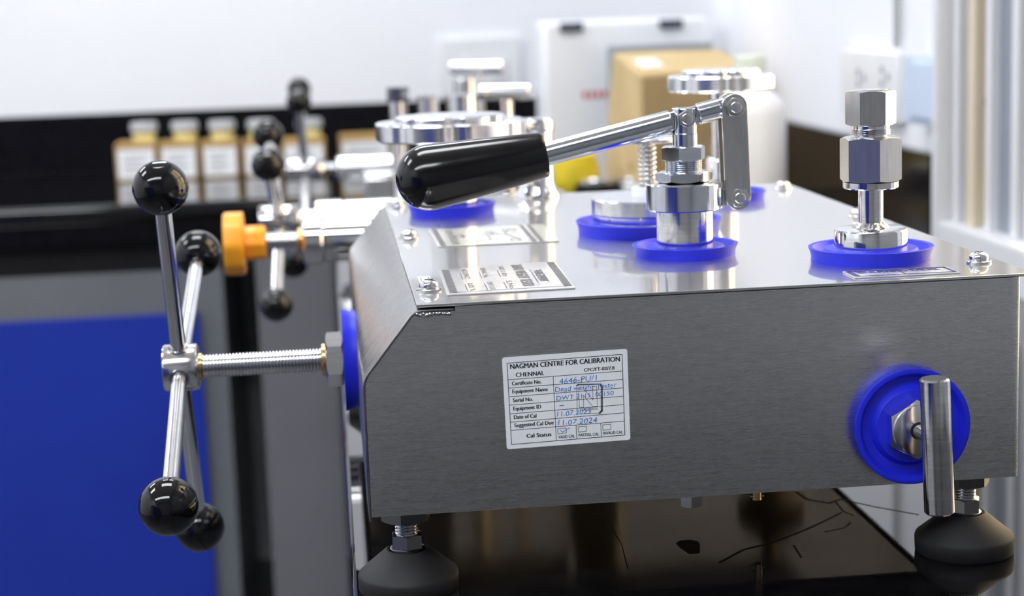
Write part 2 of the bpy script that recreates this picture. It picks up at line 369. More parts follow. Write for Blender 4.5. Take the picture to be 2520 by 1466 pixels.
# island cabinets across the aisle, mirrored in the polished steel
IX = -1.25
for k in range(2):
    y0 = -2.3+.82*k; y1 = y0+.80
    e = empty('tall_cupboard', (IX-.3, (y0+y1)/2, FLZ), 'blue-doored grey cupboard across the aisle, %s the camera-side wall' % ('next to', 'farther from')[k], 'cabinet', 'cupboards across the aisle')
    MB().box((IX-.6, y0, FLZ), (IX, y1, .30)).build('body', 'cabinet_grey', e, bevel=.002)
    for a, b in ((y0+.03, (y0+y1)/2-.015), ((y0+y1)/2+.015, y1-.03)):
        d = MB().box((IX, a, FLZ+.08), (IX+.016, b, .26)).build('door', 'cabinet_blue', e, bevel=.002)
        MB().box((IX+.016, b-.05, -.35), (IX+.034, b-.035, -.2)).build('handle', 'aluminium', d, bevel=.003)
it = MB().box((IX-.63, -2.33, .30), (IX+.03, -.63, .33)).build('cupboard_top', 'granite', None, bevel=.003)
tag(it, 'black stone top on the cupboards across the aisle', 'worktop')

# ================================================================ THE PRESSURE TESTER
H = .112; BWD = .3535; DEP = .505
tester = empty('pressure_tester', (.177, .25, TZ), 'stainless steel pressure tester with lever pump and blue rings on rubber feet', 'pressure tester')
def part(mb, name, m, parent=tester, **k): return mb.build(name, m, parent, **k)
# sheet metal housing
TS = .0016
fr = [(.0012, 0, .0), (BWD-.0055, 0, 0), (BWD-.0055, 0, .1098), (.0495, 0, .1098), (.0495, 0, .1074), (.0285, 0, .1074), (.0012, 0, .0735)]
part(MB().prism([(x, .0, z) for x, y, z in fr], (0, TS, 0)), 'front_panel', 'steel_front', smooth=0)
part(MB().prism([(x, DEP-.002-TS, z) for x, y, z in fr], (0, TS, 0)), 'back_panel', 'steel_front')
# left sheet wrapping side, slope and top flange (bent strip)
def offs(pl, t):
    out = []
    for i, p in enumerate(pl):
        a = Vector(pl[max(i-1, 0)]); b = Vector(pl[min(i+1, len(pl)-1)]); d = (b-a).normalized(); out.append((p[0]+d.y*t, p[1]-d.x*t))
    return out
pl = [(.0, -.0022), (.0, .0690), (.0004, .0722), (.0016, .0752), (.0034, .0778), (.0262, .1062), (.0280, .1076), (.0300, .1087), (.0325, .1090), (.0490, .1090)]
inn = offs(pl, .0014)
lw = MB(); n_ = len(pl)
vs = [(x, -.0008, z) for x, z in pl]+[(x, -.0008, z) for x, z in inn]+[(x, DEP-.001, z) for x, z in pl]+[(x, DEP-.001, z) for x, z in inn]
fs = []
for i in range(n_-1):
    fs += [(i, i+1, n_+i+1, n_+i), (2*n_+i, 3*n_+i, 3*n_+i+1, 2*n_+i+1), (i, 2*n_+i, 2*n_+i+1, i+1), (n_+i, n_+i+1, 3*n_+i+1, 3*n_+i)]
fs += [(0, n_, 3*n_, 2*n_), (n_-1, 2*n_+n_-1, 3*n_+n_-1, 2*n_-1)]
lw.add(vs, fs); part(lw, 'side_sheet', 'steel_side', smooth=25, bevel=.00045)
# right side sheet, folded round the front edge
rp = [(BWD-.0055, .0), (BWD-.0025, .0004), (BWD-.0008, .0014), (BWD, .0032), (BWD, DEP-.002), (BWD-.0014, DEP-.002), (BWD-.0014, .0034), (BWD-.003, .0018), (BWD-.0055, .0014)]
rs_ = MB().prism([(x, y, 0) for x, y in rp], (0, 0, .1098)); part(rs_, 'right_panel', 'steel_front', smooth=40)
part(MB().box((.004, .150, .002), (BWD-.004, DEP-.006, .0034)), 'bottom_plate', 'bottom_tan', smooth=0)
part(MB().box((.036, .148, .0034), (BWD-.01, .150, .100)), 'inner_bulkhead', 'black_matt', smooth=0)
# weld beads below the top flange and along the slope
wb = MB()
for k in range(16):
    wb.sphere((.030+.0011*k+random.uniform(-.0004, .0004), -.0002, .1068-.0012*random.random()), random.uniform(.0008, .0013), 8, 5)
part(wb, 'weld_bead', 'weld')
# top plate
part(MB().box((.0298, -.0019, H-.0016), (.3593, DEP+.0015, H)), 'top_plate', 'steel_top', bevel=.0003, smooth=0)

# pan head screws with washers
def screw(x, y):
    s0 = part(MB().lathe([(0, 0), (.0070, 0), (.0070, .0011), (.0066, .0014), (.0, .0014)], (x, y, H), (0, 0, 1), 28), 'washer', 'steel_turned')
    pr = [(.0, .0014), (.0052, .0014), (.0054, .0024), (.0053, .0038), (.0046, .0050), (.0034, .0057), (.0016, .0061), (0, .0062)]
    part(MB().lathe(pr, (x, y, H), (0, 0, 1), 24), 'screw_head', 'steel_turned', s0)
    part(MB().box((x-.0022, y-.0004, H+.0059), (x+.0022, y+.0004, H+.0063)).box((x-.0004, y-.0022, H+.0059), (x+.0004, y+.0022, H+.0063)), 'cross_slot', 'steel_dark', s0, smooth=0)
for x in (.0388, .3455):
    for y in (.0425, .2660, .4640): screw(x, y)

# moulded blue rings
def ring_profile(R, h, r_in, boss):
    return [(r_in, 0), (R-.0016, 0), (R-.0018, h*.25), (R-.0012, h*.6), (R, h*.97), (R-.0004, h), (R-.0026, h*.96), (R-.0040, h*.62), (R-.0052, h*.42),
            (boss+.0026, h*.40), (boss+.0006, h*.78), (boss, h*.86), (r_in, h*.88), (r_in, 0)]
def ring(org, axis, R, h, r_in, boss, name='seal_ring'):
    mb = MB(); u, v, a = frame(axis); pr = ring_profile(R, h, r_in, boss); n = 72; o = Vector(org); vs = []; fs = []
    for r, hh in pr[:-1]:
        vs += [o+a*hh+u*(r*math.cos(2*PI*k/n))+v*(r*math.sin(2*PI*k/n)) for k in range(n)]
    m_ = len(pr)-1
    for i in range(m_):
        for k in range(n): fs.append((i*n+k, i*n+(k+1) % n, ((i+1) % m_)*n+(k+1) % n, ((i+1) % m_)*n+k))
    mb.add(vs, fs); return part(mb, name, 'blue_silicone', smooth=40)

# ---- isolating valve stem (right)
FX, FY = .2945, .0765
ring((FX, FY, H), (0, 0, 1), .0355, .0078, .0190, .0258)
fb = part(MB().lathe([(.0204, .003), (.0206, .0045), (.0206, .0165), (.0200, .0176), (.0185, .0180), (0, .0180)], (FX, FY, H), (0, 0, 1), 64), 'valve_base', 'steel_polished', smooth=30)
part(MB().cyl((FX, FY, H+.017), (FX, FY, .1535), .0070, 40), 'valve_stem', 'steel_polished', fb)
part(MB().lathe([(.0100, .0170), (.0101, .0182), (.0090, .0194), (.0079, .0203), (.0070, .0214)], (FX, FY, H), (0, 0, 1), 60,
                rad=lambda t, h: 1+.05*math.sin(15*t)+.03*math.sin(7*t+h*900)), 'weld_fillet', 'weld', fb)
part(MB().lathe([(0, .1528), (.0150, .1528), (.0156, .1534), (.0156, .1566), (0, .1566)], (FX, FY, 0), (0, 0, 1), 56), 'flange_collar', 'steel_polished', fb, smooth=30)
HR = lambda deg: math.radians(deg)
part(MB().nut((FX, FY, .1566), (FX, FY, .1820), .0177, rot=HR(-60.5), ref=(0, -1, 0)), 'union_nut', 'steel_satin', fb, smooth=25)
th = [(.0095, .1815), (.0095, .1830)]
for k in range(3): th += [(.0112, .1834+.0011*k), (.0112, .1838+.0011*k), (.0104, .1842+.0011*k)]
th += [(.0106, .1866), (.0106, .1890)]
part(MB().lathe(th, (FX, FY, 0), (0, 0, 1), 40), 'threaded_neck', 'steel_polished', fb, smooth=20)
tn = MB().nut((FX, FY, .1884), (FX, FY, .2082), .0142, rot=HR(-42), ref=(0, -1, 0), k=6)
part(tn, 'gland_nut', 'steel_satin', fb, smooth=25)
part(MB().lathe([(.0066, .2081), (.0098, .2081), (.0098, .2085), (.0068, .2085)], (FX, FY, 0), (0, 0, 1), 40), 'bore_rim', 'steel_turned', fb)

# ---- lever pump
PX, PY = .1978, .132
ring((PX, PY, H), (0, 0, 1), .0316, .0066, .0160, .0225)
pb = part(MB().lathe([(.0170, .002), (.0170, .0285), (.0168, .0285)], (PX, PY, H), (0, 0, 1), 56), 'pump_cylinder', 'steel_polished', smooth=30)
col = part(MB().lathe([(0, .1392), (.0222, .1392), (.0229, .1399), (.0229, .1544), (.0222, .1553), (.0110, .1555), (0, .1555)], (PX, PY, 0), (0, 0, 1), 64), 'pump_collar', 'zinc', smooth=30)
part(MB().nut((PX, PY, .1555), (PX, PY, .1618), .0170, rot=HR(-38), ref=(0, -1, 0), k=8), 'lock_nut', 'zinc', col, smooth=25)
th = [(.0100, .161)]
for k in range(6): th += [(.0110, .1622+.0011*k), (.0110, .1626+.0011*k), (.0102, .1629+.0011*k)]
th += [(.0100, .170)]
part(MB().lathe(th, (PX, PY, 0), (0, 0, 1), 40), 'threaded_gland', 'zinc', col, smooth=20)
part(MB().nut((PX, PY, .1682), (PX, PY, .1768), .0136, rot=HR(-22), ref=(0, -1, 0), k=8), 'gland_nut', 'zinc', col, smooth=25)
# clevis post: solid foot and two prongs
PZ = .1915; PR = .0074; gap = .0031
post = part(MB().cyl((PX+.001, PY, .1760), (PX+.001, PY, .1838), PR, 40), 'clevis_post', 'zinc')
for s_ in (-1, 1):
    a0 = math.asin(gap/PR); pts = [(PX+.001+PR*math.cos(t), PY+s_*PR*math.sin(t), .1838) for t in [a0+(PI-2*a0)*k/16 for k in range(17)]]
    part(MB().prism(pts, (0, 0, .0153)), 'prong', 'zinc', post, smooth=25, bevel=.0005)
# lever: rod ends flattened where they pass the prongs and links
LV0 = at_y(1342, 380, PY); LV1 = at_y(1800, 259, PY); LD = (LV1-LV0).normalized(); LN = Vector((0, 1, 0)).cross(LD)*-1
PIV = Vector((PX+.001, PY, PZ)); PIV = LV0+LD*((PIV-LV0).dot(LD))
lv = part(MB().cyl(LV0-LD*.004, PIV-LD*.0082, .0069, 32, ch=.0006), 'lever_rod', 'zinc')
def slab(a, b, hh, tt):
    o = [a+LN*hh-Vector((0, tt, 0)), a-LN*hh-Vector((0, tt, 0)), b-LN*hh-Vector((0, tt, 0)), b+LN*hh-Vector((0, tt, 0))]
    return MB().prism(o, (0, 2*tt, 0))
part(slab(PIV-LD*.0100, PIV+LD*.0095, .0052, .0028), 'lever_tongue', 'zinc', lv, bevel=.0006)
part(MB().cyl(PIV+LD*.0085, LV1-LD*.0075, .0064, 32, ch=.0006), 'lever_extension', 'zinc', lv)
part(slab(LV1-LD*.0100, LV1+LD*.0050, .0052, .0042), 'lever_eye', 'zinc', lv, bevel=.0012)
GA = LV0; GB = at_y(975, 452, PY-.002); GD = (GB-GA).normalized(); GL = (GB-GA).length; RE = .0196
gp = [(0, -.0002), (.0080, -.0002), (.0082, .0002), (.0126, .0002), (.0133, .0009), (.0136, .003)]
for k in range(1, 9):
    t = k/8; h_ = .003+(GL-RE*1.0-.003)*t; gp.append((.0136+(.0194-.0136)*(t**.9), h_))
for k in range(1, 13):
    a = PI/2*k/12; gp.append((RE*math.cos(a)*.99 if k < 12 else 0, GL-RE+RE*math.sin(a)))
part(MB().lathe(gp, GA, GD, 56), 'lever_grip', 'grip_plastic', lv, smooth=40)
# link plates and bolts
LB = at_y(1818, 486, .124); LT = at_y(1808, 263, .124)
def stadium(cT, cB, r, y, th_):
    d = (cT-cB).normalized(); n = Vector((d.z, 0, -d.x)); o = []
    for k in range(17): a = PI*k/16; o.append(cT+n*(r*math.cos(a))+d*(r*math.sin(a)))
    for k in range(17): a = PI*k/16; o.append(cB-n*(r*math.cos(a))-d*(r*math.sin(a)))
    return MB().prism([(p.x, y, p.z) for p in o], (0, th_, 0))
for y in (PY-.0078, PY+.0046):
    part(stadium(LT, LB, .0076, y, .0032), 'link_plate', 'steel_satin', bevel=.0004)
def bolt(p, y, R=.0061, h=.0042, rot=12, par=tester):
    p = Vector((p.x, y, p.z))
    b_ = part(MB().nut(p, p+Vector((0, -h, 0)), R, rot=HR(rot), ref=(0, 0, 1), bot=False, k=6), 'hex_bolt', 'steel_satin', par, smooth=25)
    part(MB().lathe([(.0033, 0), (.0030, .00022), (.0022, .00030), (0, .00030)], p+Vector((0, -h-.0001, 0)), (0, -1, 0), 24), 'head_mark', 'steel_turned', b_)
bolt(LT, PY-.0078, rot=20); bolt(LB, PY-.0078, rot=25); bolt(PIV, PY-.0068, .0053, .0040, 5)
for q in (LT, LB): part(MB().cyl((q.x, PY-.009, q.z), (q.x, PY+.011, q.z), .0032, 20), 'link_pin', 'steel_turned')
part(MB().box((.2155, PY-.0042, LB.z-.0055), (LB.x+.005, PY+.0042, LB.z+.0055)), 'collar_lug', 'zinc', col, bevel=.0012)

# ---- weight piston with spring (behind the lever)
WX, WY = .1965, .2450
ring((WX, WY, H), (0, 0, 1), .0480, .0085, .0330, .0395)
wd_ = part(MB().lathe([(0, .003), (.0350, .003), (.0355, .006), (.0352, .0080), (.0360, .0084), (.0362, .0125), (.0374, .0130), (.0380, .0136), (.0380, .0225), (.0374, .0234), (0, .0236)], (WX, WY, H), (0, 0, 1), 72), 'piston_disc', 'aluminium', smooth=30)
for k in range(10):
    a = 2*PI*k/10; q = Vector((WX+.0362*math.cos(a), WY+.0362*math.sin(a), H+.0088))
    part(MB().box((q.x-.0008, q.y-.0008, q.z-.0004), (q.x+.0008, q.y+.0008, q.z+.0032)), 'disc_rib', 'aluminium', wd_, bevel=.0003)
part(MB().lathe([(0, .0236), (.0105, .0236), (.0105, .0290), (.0095, .0300), (0, .0300)], (WX, WY, H), (0, 0, 1), 40), 'spring_seat', 'nylon_white', wd_)
part(MB().cyl((WX, WY, H+.029), (WX, WY, H+.0615), .0030, 20), 'spring_rod', 'steel_turned', wd_)
hel = [(WX+.0054*math.cos(2*PI*t), WY+.0054*math.sin(2*PI*t), H+.0300+.0285*(t/9.)) for t in [k/20. for k in range(181)]]
part(MB().tube(hel, .00105, 8), 'coil_spring', 'spring_steel', wd_, smooth=60)
part(MB().lathe([(0, .0590), (.0200, .0590), (.0230, .0597), (.0230, .0615), (.0222, .0622), (0, .0624)], (WX, WY, H), (0, 0, 1), 56), 'piston_pan', 'aluminium', wd_)

# ---- handwheels on columns at the back of the plate
def handwheel(x, y, z, R, th_, rs, r_low, hl, lobes=8):
    e = part(MB().lathe([(rs, .004), (rs, z-H+.001)], (x, y, H), (0, 0, 1), 40), 'valve_column', 'steel_polished')
    part(MB().lathe([(0, .003), (r_low, .003), (r_low, hl), (r_low*.9, hl+.002), (0, hl+.002)], (x, y, H), (0, 0, 1), 40), 'column_foot', 'steel_polished', e)
    lob = lambda t, h: 1-.065*max(0., math.cos(lobes*t))**2
    part(MB().lathe([(0, 0), (R-.0012, 0), (R, .0012), (R, th_-.0012), (R-.0012, th_), (0, th_)], (x, y, z), (0, 0, 1), 160, rad=lob), 'handwheel', 'aluminium', e, smooth=30)
    part(MB().lathe([(0, th_), (R*.74, th_), (R*.74, th_+.0030), (R*.70, th_+.0042), (0, th_+.0044)], (x, y, z), (0, 0, 1), 120, rad=lambda t, h: 1-.09*max(0., math.cos(lobes*t))**2), 'wheel_cap', 'aluminium', e, smooth=30)
    return e
ring((.0775, .4030, H), (0, 0, 1), .0328, .0075, .0190, .0240)
handwheel(.0785, .4030, .1670, .0560, .0135, .0175, .0190, .012)
ring((.2860, .4100, H), (0, 0, 1), .0310, .0070, .0120, .0200)
handwheel(.2840, .4100, .1945, .0405, .0115, .0085, .0120, .030, 7)
# ---- short round post at the back edge
po = part(MB().lathe([(0, 0), (.0185, 0), (.0183, .003), (.0155, .007), (.0136, .013), (.0133, .050), (.0133, .061), (.0128, .0625), (0, .063)], (.1515, .4840, H), (0, 0, 1), 48), 'round_post', 'steel_polished', smooth=40)
part(MB().lathe([(.0142, .052), (.0146, .053), (.0146, .060), (.0142, .061)], (.1515, .4840, H), (0, 0, 1), 48), 'post_band', 'steel_turned', po)

# ---- capstan screw on the left side
SX, SY, SZ = -.1138, .2350, .0392
ring((.0, SY, .0385), (-1, 0, 0), .0335, .0088, .0150, .0215)
part(MB().nut((-.0086, SY, SZ), (-.0202, SY, SZ), .0178, rot=HR(8), ref=(0, 0, 1), k=6), 'screw_nut', 'steel_polished', smooth=25)
part(MB().cyl((-.0200, SY, SZ), (-.0228, SY, SZ), .0107, 36, ch=.0005), 'gland_ring', 'bronze')
tp = [(.0066, 0), (.0066, .001)]
NP = 38; L_ = .0815
for k in range(NP): a = .001+L_*k/NP; s_ = L_/NP; tp += [(.0066, a), (.0076, a+s_*.35), (.0076, a+s_*.6), (.0066, a+s_*.97)]
tp += [(.0066, L_+.002)]
part(MB().lathe(tp, (-.0195, SY, SZ), (-1, 0, 0), 32), 'lead_screw', 'steel_turned', smooth=20)
def capstan(par, hub, R, x0, x1, balls, rb, rr, body='steel_turned'):
    hb = MB().lathe([(0, 0), (R*.84, 0), (R*.96, .0008), (R, .0020), (R, (x1-x0)-.0020), (R*.96, (x1-x0)-.0008), (R*.84, x1-x0), (0, x1-x0)], (x0, hub.y, hub.z), (1, 0, 0), 48).build('capstan_hub', body, par, smooth=30)
    for b_ in balls:
        d = (b_-hub).normalized()
        sp = MB().cyl(hub+d*R*.80, b_-d*rb*.9, rr, 28).build('spoke', 'steel_turned', hb)
        MB().lathe([(rr*.9, R*.86), (rr*1.28, R*.86), (rr*1.28, R*1.015), (rr*1.05, R*1.03), (rr*.9, R*.98)], hub, d, 28).build('spoke_socket', 'steel_dark', hb)
        m_ = 20; pr = [(rb*math.sin(PI*i/m_), -rb*math.cos(PI*i/m_)) for i in range(m_+1)]
        pr[-2] = (rb*.30, rb*.955); pr[-1] = (0, rb*.955)
        pr = [(r*1.012 if abs(h) < rb*.04 else r, h) for r, h in pr]
        MB().lathe(pr, b_, d, 40).build('ball_knob', 'bakelite', hb, smooth=50)
    return hb
hub = Vector((SX, SY, SZ))
def bally(px, py, y): return at_y(px, py, y)
th1, th2 = 1.1813, -.3305
bl = [bally(395, 462, SY-.1314*math.cos(th1)), bally(415, 1245, SY-.1587*math.cos(th2)), bally(492, 1297, SY+.1314*math.cos(th1)), bally(488, 624, SY+.1587*math.cos(th2))]
capstan(tester, hub, .0152, -.1248, -.1016, bl, .0169, .0051)
part(MB().cyl((-.1020, SY, SZ), (-.0995, SY, SZ), .0088, 32, ch=.0004), 'hub_washer', 'bronze')

# ---- front valve with tee handle
VX, VZ = .2912, .0332
ring((VX, .0004, VZ), (0, -1, 0), .0316, .0080, .0140, .0195)
vn = part(MB().nut((VX, -.003, VZ), (VX, -.0155, VZ), .0163, rot=HR(1), ref=(0, 0, 1), k=8), 'valve_nut', 'steel_turned', smooth=25)
part(MB().lathe([(.0139, 0), (.0134, .0010), (.0120, .0014), (0, .0014)], (VX, -.0153, VZ), (0, -1, 0), 48), 'nut_face', 'steel_turned', vn)
part(MB().cyl((VX, -.0150, VZ), (VX, -.0450, VZ), .0040, 28), 'valve_spindle', 'steel_polished', vn)
part(MB().lathe([(.0040, 0), (.0047, 0), (.0047, .0006), (.0040, .0006)], (VX, -.0166, VZ), (0, -1, 0), 28), 'spindle_seal', 'black_matt', vn)
tb = part(MB().cyl(at_y(2312, 1262, -.047)+Vector((0, 0, 0)), at_y(2300, 930, -.047), .0077, 44, ch=.0009), 'tee_handle', 'steel_polished', smooth=30)

# ---- feet
def foot(x, y):
    ca = -math.atan2(x-CAM.x, y-CAM.y)
    pad = part(MB().lathe([(0, 0), (.0262, 0), (.0272, .0012), (.0275, .0085), (.0268, .0102), (.0125, .0222), (.0112, .0228), (.0098, .0222), (.0098, .0180), (0, .0180)], (x, y, TZ), (0, 0, 1), 64), 'foot_pad', 'rubber', smooth=45)
    part(MB().lathe([(0, .018), (.0094, .018), (.0094, .0232), (.0086, .0236), (0, .0236)], (x, y, TZ), (0, 0, 1), 36), 'foot_cup', 'steel_dark', pad)
    part(MB().nut((x, y, TZ+.0226), (x, y, TZ+.0312), .0091, rot=ca, ref=(0, -1, 0)), 'foot_nut', 'steel_dark', pad, smooth=25)
    tp = [(.0056, .030)]
    for k in range(6): tp += [(.0062, .0312+.0016*k), (.0062, .0318+.0016*k), (.0054, .0324+.0016*k)]
    tp += [(.0056, .048)]
    part(MB().lathe(tp, (x, y, TZ), (0, 0, 1), 28), 'foot_stud', 'steel_turned', pad, smooth=20)
    part(MB().nut((x, y, -.0112), (x, y, .0019), .0142, rot=ca-.2, ref=(0, -1, 0), top=False), 'jam_nut', 'steel_black', pad, smooth=25)
for x, y in ((.0203, .0305), (.3340, .0305), (.0203, .470), (.3340, .470)): foot(x, y)
b1 = at_y(1701, 1232, .040)
part(MB().nut((b1.x, .040, .002), (b1.x, .040, b1.z-.0026), .0066, rot=HR(10), ref=(0, -1, 0), bot=False), 'drain_plug', 'steel_dark', smooth=25)
b2 = at_y(1862, 1220, .09)
part(MB().cyl((b2.x, .09, .002), (b2.x, .09, b2.z-.002), .0028, 16).cyl((b2.x-.004, .09, b2.z), (b2.x+.004, .09, b2.z), .0016, 12), 'brass_stub', 'brass')

# ---- calibration sticker on the front panel
def L2(x, y):          # sticker layout in units of the enlarged print: corner, width and height axes
    a, b = x-250., y-262.; det = 1418*1042+84*40
    u = (a*1042-b*40)/det; v = (1418*b+84*a)/det
    O = Vector((.0730, 0, .0815)); U = Vector((.0661, 0, .0011)); V = Vector((.0006, 0, -.0491))
    return O+U*u+V*v
SN = (0, -1, 0); SYP = -.00005
rad_ = 28.; cs = []
for cx, cy, a0 in ((250+rad_, 262+rad_-2, PI), (1668-rad_, 178+rad_+2, 1.5*PI), (1705-rad_, 1218-rad_+2, 0), (293+rad_, 1305-rad_-2, .5*PI)):
    for k in range(7): a = a0+PI/2*k/6; cs.append(L2(cx+rad_*math.cos(a), cy+rad_*math.sin(a)))
stk = part(MB().prism([(p.x, SYP, p.z) for p in cs], (0, -.00018, 0)), 'calibration_sticker', 'paper_white', smooth=0)
stk['label'] = 'white calibration sticker with printed table'
def on(p): return Vector((p.x, SYP-.00018, p.z))
ln = MB()
def line(mb, a, b, wd): stroke(mb, [on(L2(*a)), on(L2(*b))], wd*.0000466, SN, .00006)
R4 = [(305, 325), (1608, 240), (1642, 1163), (348, 1250)]
for a, b in zip(R4, R4[1:]+R4[:1]): line(ln, a, b, 7)
for a, b in (((318, 512), (1613, 430)), ((320, 607), (1615, 525)), ((325, 705), (1620, 622)), ((330, 800), (1624, 717)), ((334, 900), (1628, 813)), ((339, 995), (1632, 908)), ((344, 1088), (1636, 1003)),
             ((825, 480), (857, 1213)), ((1083, 1045), (1090, 1197)), ((1365, 1025), (1372, 1180))): line(ln, a, b, 6)
for x0, y0, x1, y1 in ((873, 1078, 970, 1132), (1105, 1060, 1200, 1117), (1387, 1042, 1480, 1100)):
    q = [(x0, y0), (x1, y0-6), (x1+2, y1-4), (x0+3, y1+5)]
    for a, b in zip(q, q[1:]+q[:1]): line(ln, a, b, 5)
ln.build('table_lines', 'ink_black', stk, smooth=0, flip=False)
tx = MB(); K = .0000466
for t, a, b, h, bo in (('NAGMAN CENTRE FOR CALIBRATION', (340, 392), (1580, 318), 56, .012), ('CHENNAI.', (403, 482), (718, 464), 48, .012), ('CFC/FT-02/7.8', (1175, 432), (1520, 411), 38, .012),
        ('Certificate No.', (358, 577), (688, 558), 44, .012), ('Equipment Name', (362, 668), (760, 645), 44, .012), ('Serial No.', (368, 768), (592, 755), 44, .012), ('Equipment ID', (372, 862), (684, 843), 44, .012),
        ('Date of Cal', (377, 960), (630, 946), 44, .012), ('Suggested Cal Due', (382, 1053), (825, 1027), 44, .012), ('Cal Status', (518, 1176), (797, 1160), 44, .016),
        ('VALID CAL', (880, 1190), (1068, 1181), 33, .008), ('PARTIAL CAL', (1112, 1173), (1345, 1162), 33, .008), ('INVALID CAL', (1393, 1155), (1615, 1144), 33, .008)):
    text_into(tx, t, on(L2(*a)), on(L2(*b)), h*K, SN, .00006, bo)
tx.build('printed_lettering', 'ink_black', stk, smooth=0, flip=False)
hw = MB()
for t, a, b, h in (('4646-PU/1', (895, 572), (1325, 530), 62), ('Dead weight Tester', (845, 660), (1550, 612), 58), ('DWT 2115  00150', (860, 757), (1515, 700), 52), ('-', (895, 838), (950, 832), 60),
                   ('11.07.2023', (868, 940), (1255, 905), 56), ('11.07.2024', (878, 1040), (1325, 1012), 58)):
    text_into(hw, t, on(L2(*a)), on(L2(*b)), h*K, SN, .0001, -.004, .12, .045)
stroke(hw, [on(L2(*q)) for q in ((905, 1095), (925, 1118), (1010, 1070))], 7*K, SN, .0001)
hw.build('handwriting', 'ink_blue', stk, smooth=0, flip=False)
lg = MB()
def poly(pts, wd):
    for a, b in zip(pts, pts[1:]): line(lg, a, b, wd)
poly([(1365, 585), (1378, 610), (1378, 880), (1350, 908)], 24); poly([(1090, 590), (1110, 578), (1365, 575)], 16); poly([(1090, 590), (1096, 912), (1350, 908)], 5)
poly([(1115, 605), (1120, 838), (1170, 838), (1166, 700), (1275, 830), (1325, 828), (1318, 600), (1272, 604), (1276, 755), (1150, 605), (1115, 605)], 5)
text_into(lg, 'NAGMAN', on(L2(1130, 882)), on(L2(1325, 868)), 30*K, SN, .00008)
lg.build('sticker_logo', 'ink_grey', stk, smooth=0, flip=False)

# ---- name plates on the top plate
UP = (0, 0, 1)
def plate(name, corners, m, th_=.0006):
    c = [at_z(x, y, H) for x, y in corners]
    o = part(MB().prism([(p.x, p.y, H+.0001) for p in c], (0, 0, th_)), name, m, smooth=0)
    def Q(u, v):   # u: along the plate away from the operator's edge (0 left .. 1 right), v: 0 far .. 1 near
        a = c[0].lerp(c[1], u); b = c[3].lerp(c[2], u); q = a.lerp(b, v); return Vector((q.x, q.y, H+th_+.0001))
    return o, Q
np_, Q = plate('name_plate', [(1079, 667), (1365, 645), (1416, 710.5), (1100.5, 728.5)], 'label_foil')
np_['label'] = 'metallic name plate with dark end bars'
b_ = MB()
stroke(b_, [Q(.055, .03), Q(.055, .93)], .0042, UP, .0001); stroke(b_, [Q(.955, .04), Q(.955, .93)], .0042, UP, .0001)
stroke(b_, [Q(.055, .93), Q(.955, .93)], .0008, UP, .0001)
for u in (.27, .42, .57):
    pass
text_into(b_, 'DEAD WEIGHT TESTER', Q(.615, .03), Q(.615, .85), .0062, UP, .0001, .015)
for k, (u, a, b2_) in enumerate(((.50, 'RANGE  10 - 600 bar', 'S.No'), (.345, 'SERIAL No.', 'DWT 2115'), (.19, 'ACCURACY', '0.05 %'))):
    text_into(b_, a, Q(u, .05), Q(u, .45), .0030, UP, .0001); text_into(b_, b2_, Q(u, .62), Q(u, .90), .0030, UP, .0001)
    stroke(b_, [Q(u-.022, .20), Q(u-.022, .45)], .0005, UP, .0001); stroke(b_, [Q(u-.022, .66), Q(u-.022, .90)], .0005, UP, .0001)
b_.build('plate_print', 'ink_grey', np_, smooth=0, flip=False)
b_ = MB(); text_into(b_, 'NAGMAN', Q(.765, .30), Q(.765, .70), .0052, UP, .0001, .02)
for u in (.745, .83): stroke(b_, [Q(u, .26), Q(u, .75)], .0006, UP, .0001)
b_.build('plate_logo', 'ink_grey', np_, smooth=0, flip=False)
sp_, Q = plate('schematic_plate', [(1055, 567.5), (1338, 553.5), (1375.5, 595), (1079, 609)], 'label_pale')
sp_['label'] = 'pale plate with a pipework diagram'
b_ = MB()
stroke(b_, [Q(.045, .02), Q(.045, .98)], .0035, UP, .0001)
text_into(b_, 'FLOW DIAGRAM', Q(.125, .08), Q(.125, .92), .0052, UP, .0001)
for u in (.80, .865): stroke(b_, [Q(u, .02), Q(u, .98)], .0028, UP, .0001)
for a, b2_ in (((.20, .5), (.72, .5)), ((.34, .75), (.55, .75)), ((.46, .5), (.46, .75)), ((.50, .3), (.50, .5)), ((.62, .2), (.62, .5)), ((.62, .5), (.70, .85)), ((.25, .35), (.25, .6)), ((.42, .42), (.58, .42)), ((.66, .2), (.74, .2))):
    stroke(b_, [Q(*a), Q(*b2_)], .0008, UP, .0001)
for u, v in ((.22, .48), (.30, .78), (.50, .35), (.68, .30), (.66, .82)):
    q0 = Q(u, v); stroke(b_, [q0+Vector((.0032*math.cos(t), .0070*math.sin(t), 0)) for t in [2*PI*k/12 for k in range(13)]], .0007, UP, .0001)
b_.build('diagram_lines', 'ink_grey', sp_, smooth=0, flip=False)
iv, Q = plate('valve_plate', [(2074, 670.5), (2328, 658), (2363.5, 673), (2104, 686)], 'label_foil')
iv['label'] = 'small plate reading isolating valve'
b_ = MB(); fr_ = [Q(.04, .12), Q(.96, .12), Q(.97, .86), Q(.05, .86), Q(.04, .12)]
stroke(b_, fr_[3:]+fr_[1:2], .0030, UP, .0001); stroke(b_, fr_[1:4], .0016, UP, .0001)
text_into(b_, 'ISOLATING VALVE', Q(.10, .46), Q(.86, .46), .0085, UP, .0001, .015); stroke(b_, [Q(.50, .5), Q(.50, .84)], .0010, UP, .0001)
b_.build('plate_print', 'ink_navy', iv, smooth=0, flip=False)
ss, Q = plate('inspection_tag', [(1027, 682), (1057, 680), (1065, 696), (1034, 698)], 'paper_white', .0002)
